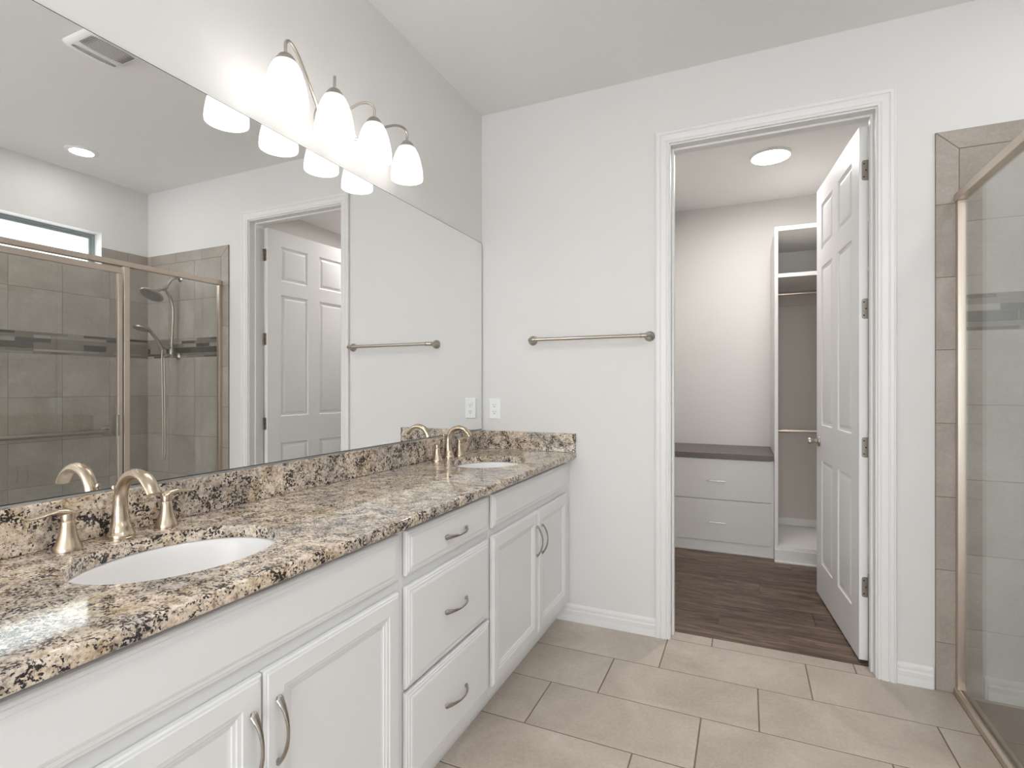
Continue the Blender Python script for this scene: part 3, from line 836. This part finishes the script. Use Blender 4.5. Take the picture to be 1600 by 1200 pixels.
# ------------------------------------------------------------------ shower window
m = MB()
xo = XR + 0.088; fw = 0.026
a, b, c, d = WY0 + 0.001, WY1 - 0.001, WZ0 + 0.001, WZ1 - 0.001
for k, (ins, dx) in enumerate(((0.0, 0.0), (0.014, 0.010))):
    x0, x1 = xo + dx, xo + dx + 0.022
    a_, b_, c_, d_ = a + ins, b - ins, c + ins, d - ins
    t = 0.016 if k == 0 else 0.020
    m.box((x0, a_, c_), (x1, b_, c_ + t)); m.box((x0, a_, d_ - t), (x1, b_, d_))
    m.box((x0, a_, c_ + t), (x1, a_ + t, d_ - t)); m.box((x0, b_ - t, c_ + t), (x1, b_, d_ - t))
wf = struct('window_1', m, M_ALU)
m = MB(); m.box((xo + 0.018, a + 0.03, c + 0.03), (xo + 0.023, b - 0.03, d - 0.03)); struct('pane', m, M_GLASS, wf)
# made-up window behind the camera, added as a source of fill light
m = MB()
for (q0, q1) in (((BX0, BZ0), (BX1, BZ0 + 0.05)), ((BX0, BZ1 - 0.05), (BX1, BZ1)), ((BX0, BZ0), (BX0 + 0.05, BZ1)), ((BX1 - 0.05, BZ0), (BX1, BZ1)), (((BX0 + BX1) / 2 - 0.025, BZ0), ((BX0 + BX1) / 2 + 0.025, BZ1))):
    m.box((q0[0], YB - 0.08, q0[1]), (q1[0], YB - 0.05, q1[1]))
wf2 = struct('fill_window', m, M_TRIM)
m = MB(); m.box((BX0 + 0.04, YB - 0.068, BZ0 + 0.04), (BX1 - 0.04, YB - 0.063, BZ1 - 0.04)); struct('pane', m, M_GLASS, wf2)
def area(name, loc, rot, sx, sy, power, col, portal=False):
    l = bpy.data.lights.new(name, 'AREA'); l.shape = 'RECTANGLE'; l.size = sx; l.size_y = sy; l.energy = power; l.color = col
    o = bpy.data.objects.new(name, l); COL.objects.link(o); o.location = loc; o.rotation_euler = rot
    if portal: l.cycles.is_portal = True
    return o
area('fill_back_window', ((BX0 + BX1) / 2, YB - 0.045, (BZ0 + BZ1) / 2), (R(90), 0, 0), BX1 - BX0 - 0.1, BZ1 - BZ0 - 0.1, BACK_FILL_W, (0.95, 0.98, 1.0))  # fill light placed in the added window
area('daylight_shower_window', (XR + 0.125, (WY0 + WY1) / 2, (WZ0 + WZ1) / 2), (0, R(90), 0), WZ1 - WZ0, WY1 - WY0, 1.0, (1, 1, 1), True)

# ------------------------------------------------------------------ shower enclosure
HZ0, HZ1 = 2.020, 2.052
en = thing('shower_enclosure', 'brushed nickel framed glass shower enclosure', 'shower enclosure', (GX, D, 0))
def bxw(name, a, b, mat=M_FRAME, parent=None, bev=0.0015, org=(GX, D, 0)):
    m = MB(); m.box(tuple(a[i] - org[i] for i in range(3)), tuple(b[i] - org[i] for i in range(3)), 0, bev)
    return m.build(name, mat, parent)
yS0 = YS + 0.012
bxw('header', (GX - 0.019, yS0, HZ0), (GX + 0.019, D - 0.0095, HZ1), parent=en)
m = MB(); m.prism([(-0.022, 0.0), (-0.020, 0.022), (-0.010, 0.028), (-0.004, 0.028), (-0.004, 0.018), (0.004, 0.018), (0.004, 0.030), (0.020, 0.030), (0.022, -0.020), (-0.018, -0.020), (-0.018, 0.0)], yS0 - D, -0.0095, 'y'); m.build('bottom_track', M_FRAME, en)
PY0, PY1 = 2.037, 2.071
bxw('wall_jamb', (GX - 0.014, D - 0.034, 0.028), (GX + 0.014, D - 0.0095, HZ0), parent=en)
bxw('post', (GX - 0.014, yS0 - 0.012, 0.028), (GX + 0.014, yS0 + 0.022, HZ0), parent=en)
bxw('header', (GX - 0.019, YS - 0.019, HZ0), (XR - 0.011, yS0 - 0.0005, HZ1), parent=en)
bxw('bottom_track', (GX - 0.022, YS - 0.022, -0.02), (XR - 0.011, yS0 - 0.0005, 0.028), parent=en)
bxw('added_return_glass', (GX + 0.010, YS - 0.003, 0.024), (XR - 0.012, YS + 0.003, HZ0 + 0.004), M_GLASS, en, 0)  # unseen end panel, made of glass to let light into the shower
bxw('wall_jamb', (XR - 0.036, YS - 0.014, 0.028), (XR - 0.011, yS0 - 0.001, HZ0), parent=en)
bxw('post', (GX - 0.015, PY0, 0.028), (GX + 0.015, PY1, HZ0), parent=en)
bxw('fixed_glass', (GX - 0.003, PY1 - 0.004, 0.022), (GX + 0.003, D - 0.028, HZ0 + 0.004), M_GLASS, en, 0)
# hinged glass door with its own frame
dY0, dY1, dZ0, dZ1 = yS0 + 0.024, 2.030, 0.045, 2.008
dr = MB(); o3 = (GX, D, 0)
T = 0.026
for a_, b_ in (((dY0, dZ0), (dY1, dZ0 + 0.036)), ((dY0, dZ1 - 0.036), (dY1, dZ1)), ((dY0, dZ0 + 0.036), (dY0 + T, dZ1 - 0.036)), ((dY1 - T, dZ0 + 0.036), (dY1, dZ1 - 0.036))):
    dr.box((-0.011, a_[0] - D, a_[1]), (0.011, b_[0] - D, b_[1]), 0, 0.0015)
dr = dr.build('door', M_FRAME, en)
bxw('door_glass', (GX - 0.0025, dY0 + T - 0.006, dZ0 + 0.03), (GX + 0.0025, dY1 - T + 0.006, dZ1 - 0.03), M_GLASS, dr, 0)
m = MB(); m.box((-0.030, dY1 - T - 0.016 - D, 0.955), (-0.011, dY1 - T + 0.002 - D, 1.085), 0, 0.002); m.build('door_pull', M_HINGE, dr)

# ------------------------------------------------------------------ shower head set on the far wall, in the shower
sx = 2.690
sh = thing('shower_head_set', 'brushed nickel shower head with hand shower, slide tube and hose on the tiled wall', 'shower fixture', (sx, D - 0.009, 0))
def ly(y): return y - (D - 0.009)
m = MB()
m.lathe([(0.030, 0), (0.030, 0.003), (0.022, 0.010), (0.012, 0.014)], (-0.02, 0, 2.112), 26, (0, -1, 0))
m.tube([(-0.02, -0.004, 2.112), (-0.018, -0.035, 2.108), (-0.01, -0.065, 2.085), (-0.004, ly(2.630), 2.045)], 0.0095, 14)
m.build('shower_arm', M_NICKG, sh, smooth=40)
m = MB()
hd = Vector((0, ly(2.512), 1.952)); nrm = Vector((-0.10, -0.50, -0.86)).normalized()
jt = Vector((-0.002, ly(2.606), 2.020))
m.lathe([(0.0, 0.034), (0.014, 0.033), (0.022, 0.028), (0.050, 0.020), (0.074, 0.011), (0.080, 0.003), (0.079, -0.004), (0.074, -0.008)], hd, 36, -nrm, cap1=True)
m.lathe([(0.013, -0.028), (0.017, -0.020), (0.019, 0.0), (0.017, 0.018), (0.013, 0.026)], jt, 22, (jt - hd))
m.tube([jt, (jt + hd) / 2 + Vector((0, 0.005, 0.010)), hd - nrm * 0.030], [0.013, 0.011, 0.014], 14)
m.build('shower_head', M_NICKG, sh, smooth=40)
m = MB()
q = Vector((0, 0, 1)).rotation_difference(nrm)
for ring, cnt in ((0.012, 6), (0.028, 12), (0.044, 18), (0.060, 24)):
    for i in range(cnt):
        a = 2 * PI * i / cnt
        m.lathe([(0.0030, 0), (0.0022, 0.003)], hd + nrm * 0.0075 + q @ Vector((ring * math.cos(a), ring * math.sin(a), 0)), 6, nrm)
m.lathe([(0.068, 0.0), (0.068, 0.001)], hd + nrm * 0.0074, 36, nrm)
m.build('spray_face', M_DARK if False else paint('spray_face_grey', (0.22, 0.21, 0.20), 0.4), sh, smooth=40)
m = MB()
m.tube([(0, ly(2.615), 2.005), (0, ly(2.650), 1.955), (0, ly(2.672), 1.880), (0, ly(2.674), 1.80), (0, ly(2.668), 1.68), (0, ly(2.663), 1.555)], 0.0105, 16, sub=8)
m.build('slide_tube', M_NICKG, sh, smooth=40)
m = MB()
m.lathe([(0.028, 0), (0.028, 0.003), (0.022, 0.010), (0.013, 0.015), (0.012, 0.062)], (0, 0, 1.500), 26, (0, -1, 0))
m.lathe([(0.016, -0.030), (0.018, -0.022), (0.018, 0.020), (0.014, 0.045)], (0, ly(2.663), 1.520), 22)
m.tube([(0, ly(2.663), 1.505), (0, ly(2.625), 1.500), (0, ly(2.604), 1.487)], [0.014, 0.013, 0.011], 16)
m.tube([(0, ly(2.655), 1.560), (0, ly(2.610), 1.562), (0, ly(2.585), 1.566)], [0.011, 0.011, 0.014], 14)
m.build('valve_body', M_NICKG, sh, smooth=40)
m = MB()
m.tube([(0, ly(2.592), 1.548), (0, ly(2.575), 1.580), (0, ly(2.540), 1.632), (0, ly(2.505), 1.675)], [0.0105, 0.012, 0.0125, 0.013], 16)
n2 = Vector((-0.05, -0.34, -0.94)).normalized(); hc = Vector((0, ly(2.440), 1.692))
m.tube([(0, ly(2.505), 1.675), tuple(hc + Vector((0, 0.03, 0.010)))], [0.013, 0.018], 16, smooth=False)
m.lathe([(0.0, 0.026), (0.025, 0.022), (0.048, 0.012), (0.056, 0.002), (0.054, -0.006), (0.030, -0.009), (0.0, -0.0095)], hc, 32, -n2, cap0=False)
m.build('hand_shower', M_NICKG, sh, smooth=40)
m = MB()
m.tube([(0, ly(2.592), 1.545), (0.002, ly(2.590), 1.45), (0.004, ly(2.596), 1.2), (0.004, ly(2.600), 0.95), (0.004, ly(2.600), 0.76), (0.003, ly(2.606), 0.705), (0.001, ly(2.614), 0.76), (-0.001, ly(2.612), 0.95), (-0.001, ly(2.610), 1.2), (0, ly(2.606), 1.42), (0, ly(2.604), 1.485)], 0.0058, 10, sub=8)
m.build('hose', M_NICKG, sh, smooth=40)

# grab bar on the shower's tiled wall
gb = thing('grab_bar', 'brushed nickel grab bar on the tiled wall inside the shower', 'grab bar', (XR - 0.009, 1.955, 0.925))
for s in (-1, 1):
    m = MB(); m.lathe([(0.038, 0), (0.038, 0.003), (0.034, 0.008), (0.018, 0.010)], (0, s * 0.457, 0), 28, (-1, 0, 0)); m.build('wall_flange', M_NICKG, gb, smooth=40)
m = MB(); m.tube([(-0.006, -0.457, 0), (-0.034, -0.454, 0), (-0.050, -0.436, 0), (-0.055, -0.40, 0), (-0.055, 0, 0), (-0.055, 0.40, 0), (-0.050, 0.436, 0), (-0.034, 0.454, 0), (-0.006, 0.457, 0)], 0.0155, 16); m.build('bar', M_NICKG, gb, smooth=40)

# ------------------------------------------------------------------ closet furniture
TX0 = 1.591
dc = thing('drawer_chest', 'built-in white drawer chest with taupe top in the closet', 'drawer chest', (CLX0, 4.30, 0))
cw = TX0 - CLX0 - 0.001
m = MB(); m.box((0.001, 0.0, 0.082), (cw, 0.635, 0.715)); m.build('chest_body', M_MELA, dc)
m = MB(); m.box((0.001, 0.004, 0.0), (cw, 0.02, 0.082)); m.box((0.001, -0.002, 0.0), (cw - 0.0005, 0.004, 0.014), 0, 0.002); m.build('plinth', M_MELA, dc)
m = MB(); m.box((0.001, -0.024, 0.716), (cw, 0.639, 0.756), 0, 0.001); m.build('chest_top', M_TAUPE, dc)
for z0, z1 in ((0.408, 0.712), (0.090, 0.402)):
    m = MB(); m.box((0.010, -0.018, 0), (cw - 0.018, -0.001, z1 - z0), 0, 0.001); f = m.build('drawer', M_MELB, dc, loc=(0, 0, z0))
    m = MB(); zc = (z1 - z0) * 0.47
    for s in (-1, 1): m.tube([(s * 0.058, -0.018, 0), (s * 0.058, -0.046, 0)], 0.003, 8, smooth=False)
    m.tube([(-0.066, -0.046, 0), (0.066, -0.046, 0)], 0.0035, 10, smooth=False)
    m.build('drawer_pull', M_CHROME, f, smooth=40, loc=(1.197 - CLX0, 0, zc))

ht = thing('hanging_shelf_unit', 'tall white open closet unit with shelves and hanging rods', 'closet shelving', (TX0, 4.235, 0))
uw, ud, uh = CLX1 - TX0 - 0.002, CLY - 4.235 - 0.001, 2.41
m = MB(); m.box((0, 0, 0.0), (0.024, ud, uh), 0, 0.001); m.build('side_panel', M_MELA, ht)
m = MB(); m.box((uw - 0.024, 0, 0.0), (uw, ud, uh), 0, 0.001); m.build('side_panel', M_MELA, ht)
for z0, z1, nm in ((uh - 0.030, uh, 'top_panel'), (2.045, 2.073, 'shelf'), (0.095, 0.116, 'bottom_shelf')):
    m = MB(); m.box((0.0245, 0.001, z0), (uw - 0.0245, ud, z1 - 0.0005), 0, 0.001); m.build(nm, M_MELA, ht)
m = MB(); m.box((0.0245, ud - 0.012, 0.116), (uw - 0.0245, ud, 2.045)); m.build('back_panel', M_RECESS, ht)
m = MB(); m.box((0.0245, ud - 0.028, 0.1165), (uw - 0.0245, ud - 0.0125, 0.175), 0, 0.001); m.build('back_rail', M_MELA, ht)
m = MB(); m.box((0.0245, ud - 0.032, 1.93), (uw - 0.0245, ud - 0.0125, 2.0445), 0, 0.001); m.build('cleat', M_RECESS, ht)
m = MB(); m.box((0.0, -0.012, 0), (uw, -0.0005, 0.095), 0, 0.001); m.box((0.0, -0.020, 0.0), (uw, -0.012, 0.014), 0, 0.002); m.build('plinth', M_MELA, ht)
for z, yy in ((1.972, 0.32), (0.918, 0.36)):
    m = MB(); m.tube([(0.0245, yy, z), (uw - 0.0245, yy, z)], 0.014, 16, smooth=False)
    m.lathe([(0.022, 0), (0.022, 0.004), (0.016, 0.008)], (0.0245, yy, z), 18, (1, 0, 0)); m.lathe([(0.022, 0), (0.022, 0.004), (0.016, 0.008)], (uw - 0.0245, yy, z), 18, (-1, 0, 0))
    m.build('hanging_rod', M_FRAME, ht, smooth=40)
# unseen fill lamp added to the ceiling behind the camera
l = disc_light('ceiling_light', 'added round fill light on the bathroom ceiling, out of view', 1.75, -0.45, 0.15, emitter('entry_fill_lens', (1.0, 0.97, 0.93), CEIL_FILL), 0.014, 0.016)
# unseen ceiling lamps, added to brighten the counter, cabinets and walls
for q, (px, py) in enumerate(((1.45, 0.75), (2.55, 0.15))):
    disc_light('recessed_light', ('added round fill light in the ceiling in front of the vanity', 'added round fill light in the ceiling, out of view')[q], px, py, 0.066, M_ROOM_FILL, 0.026, 0.008)
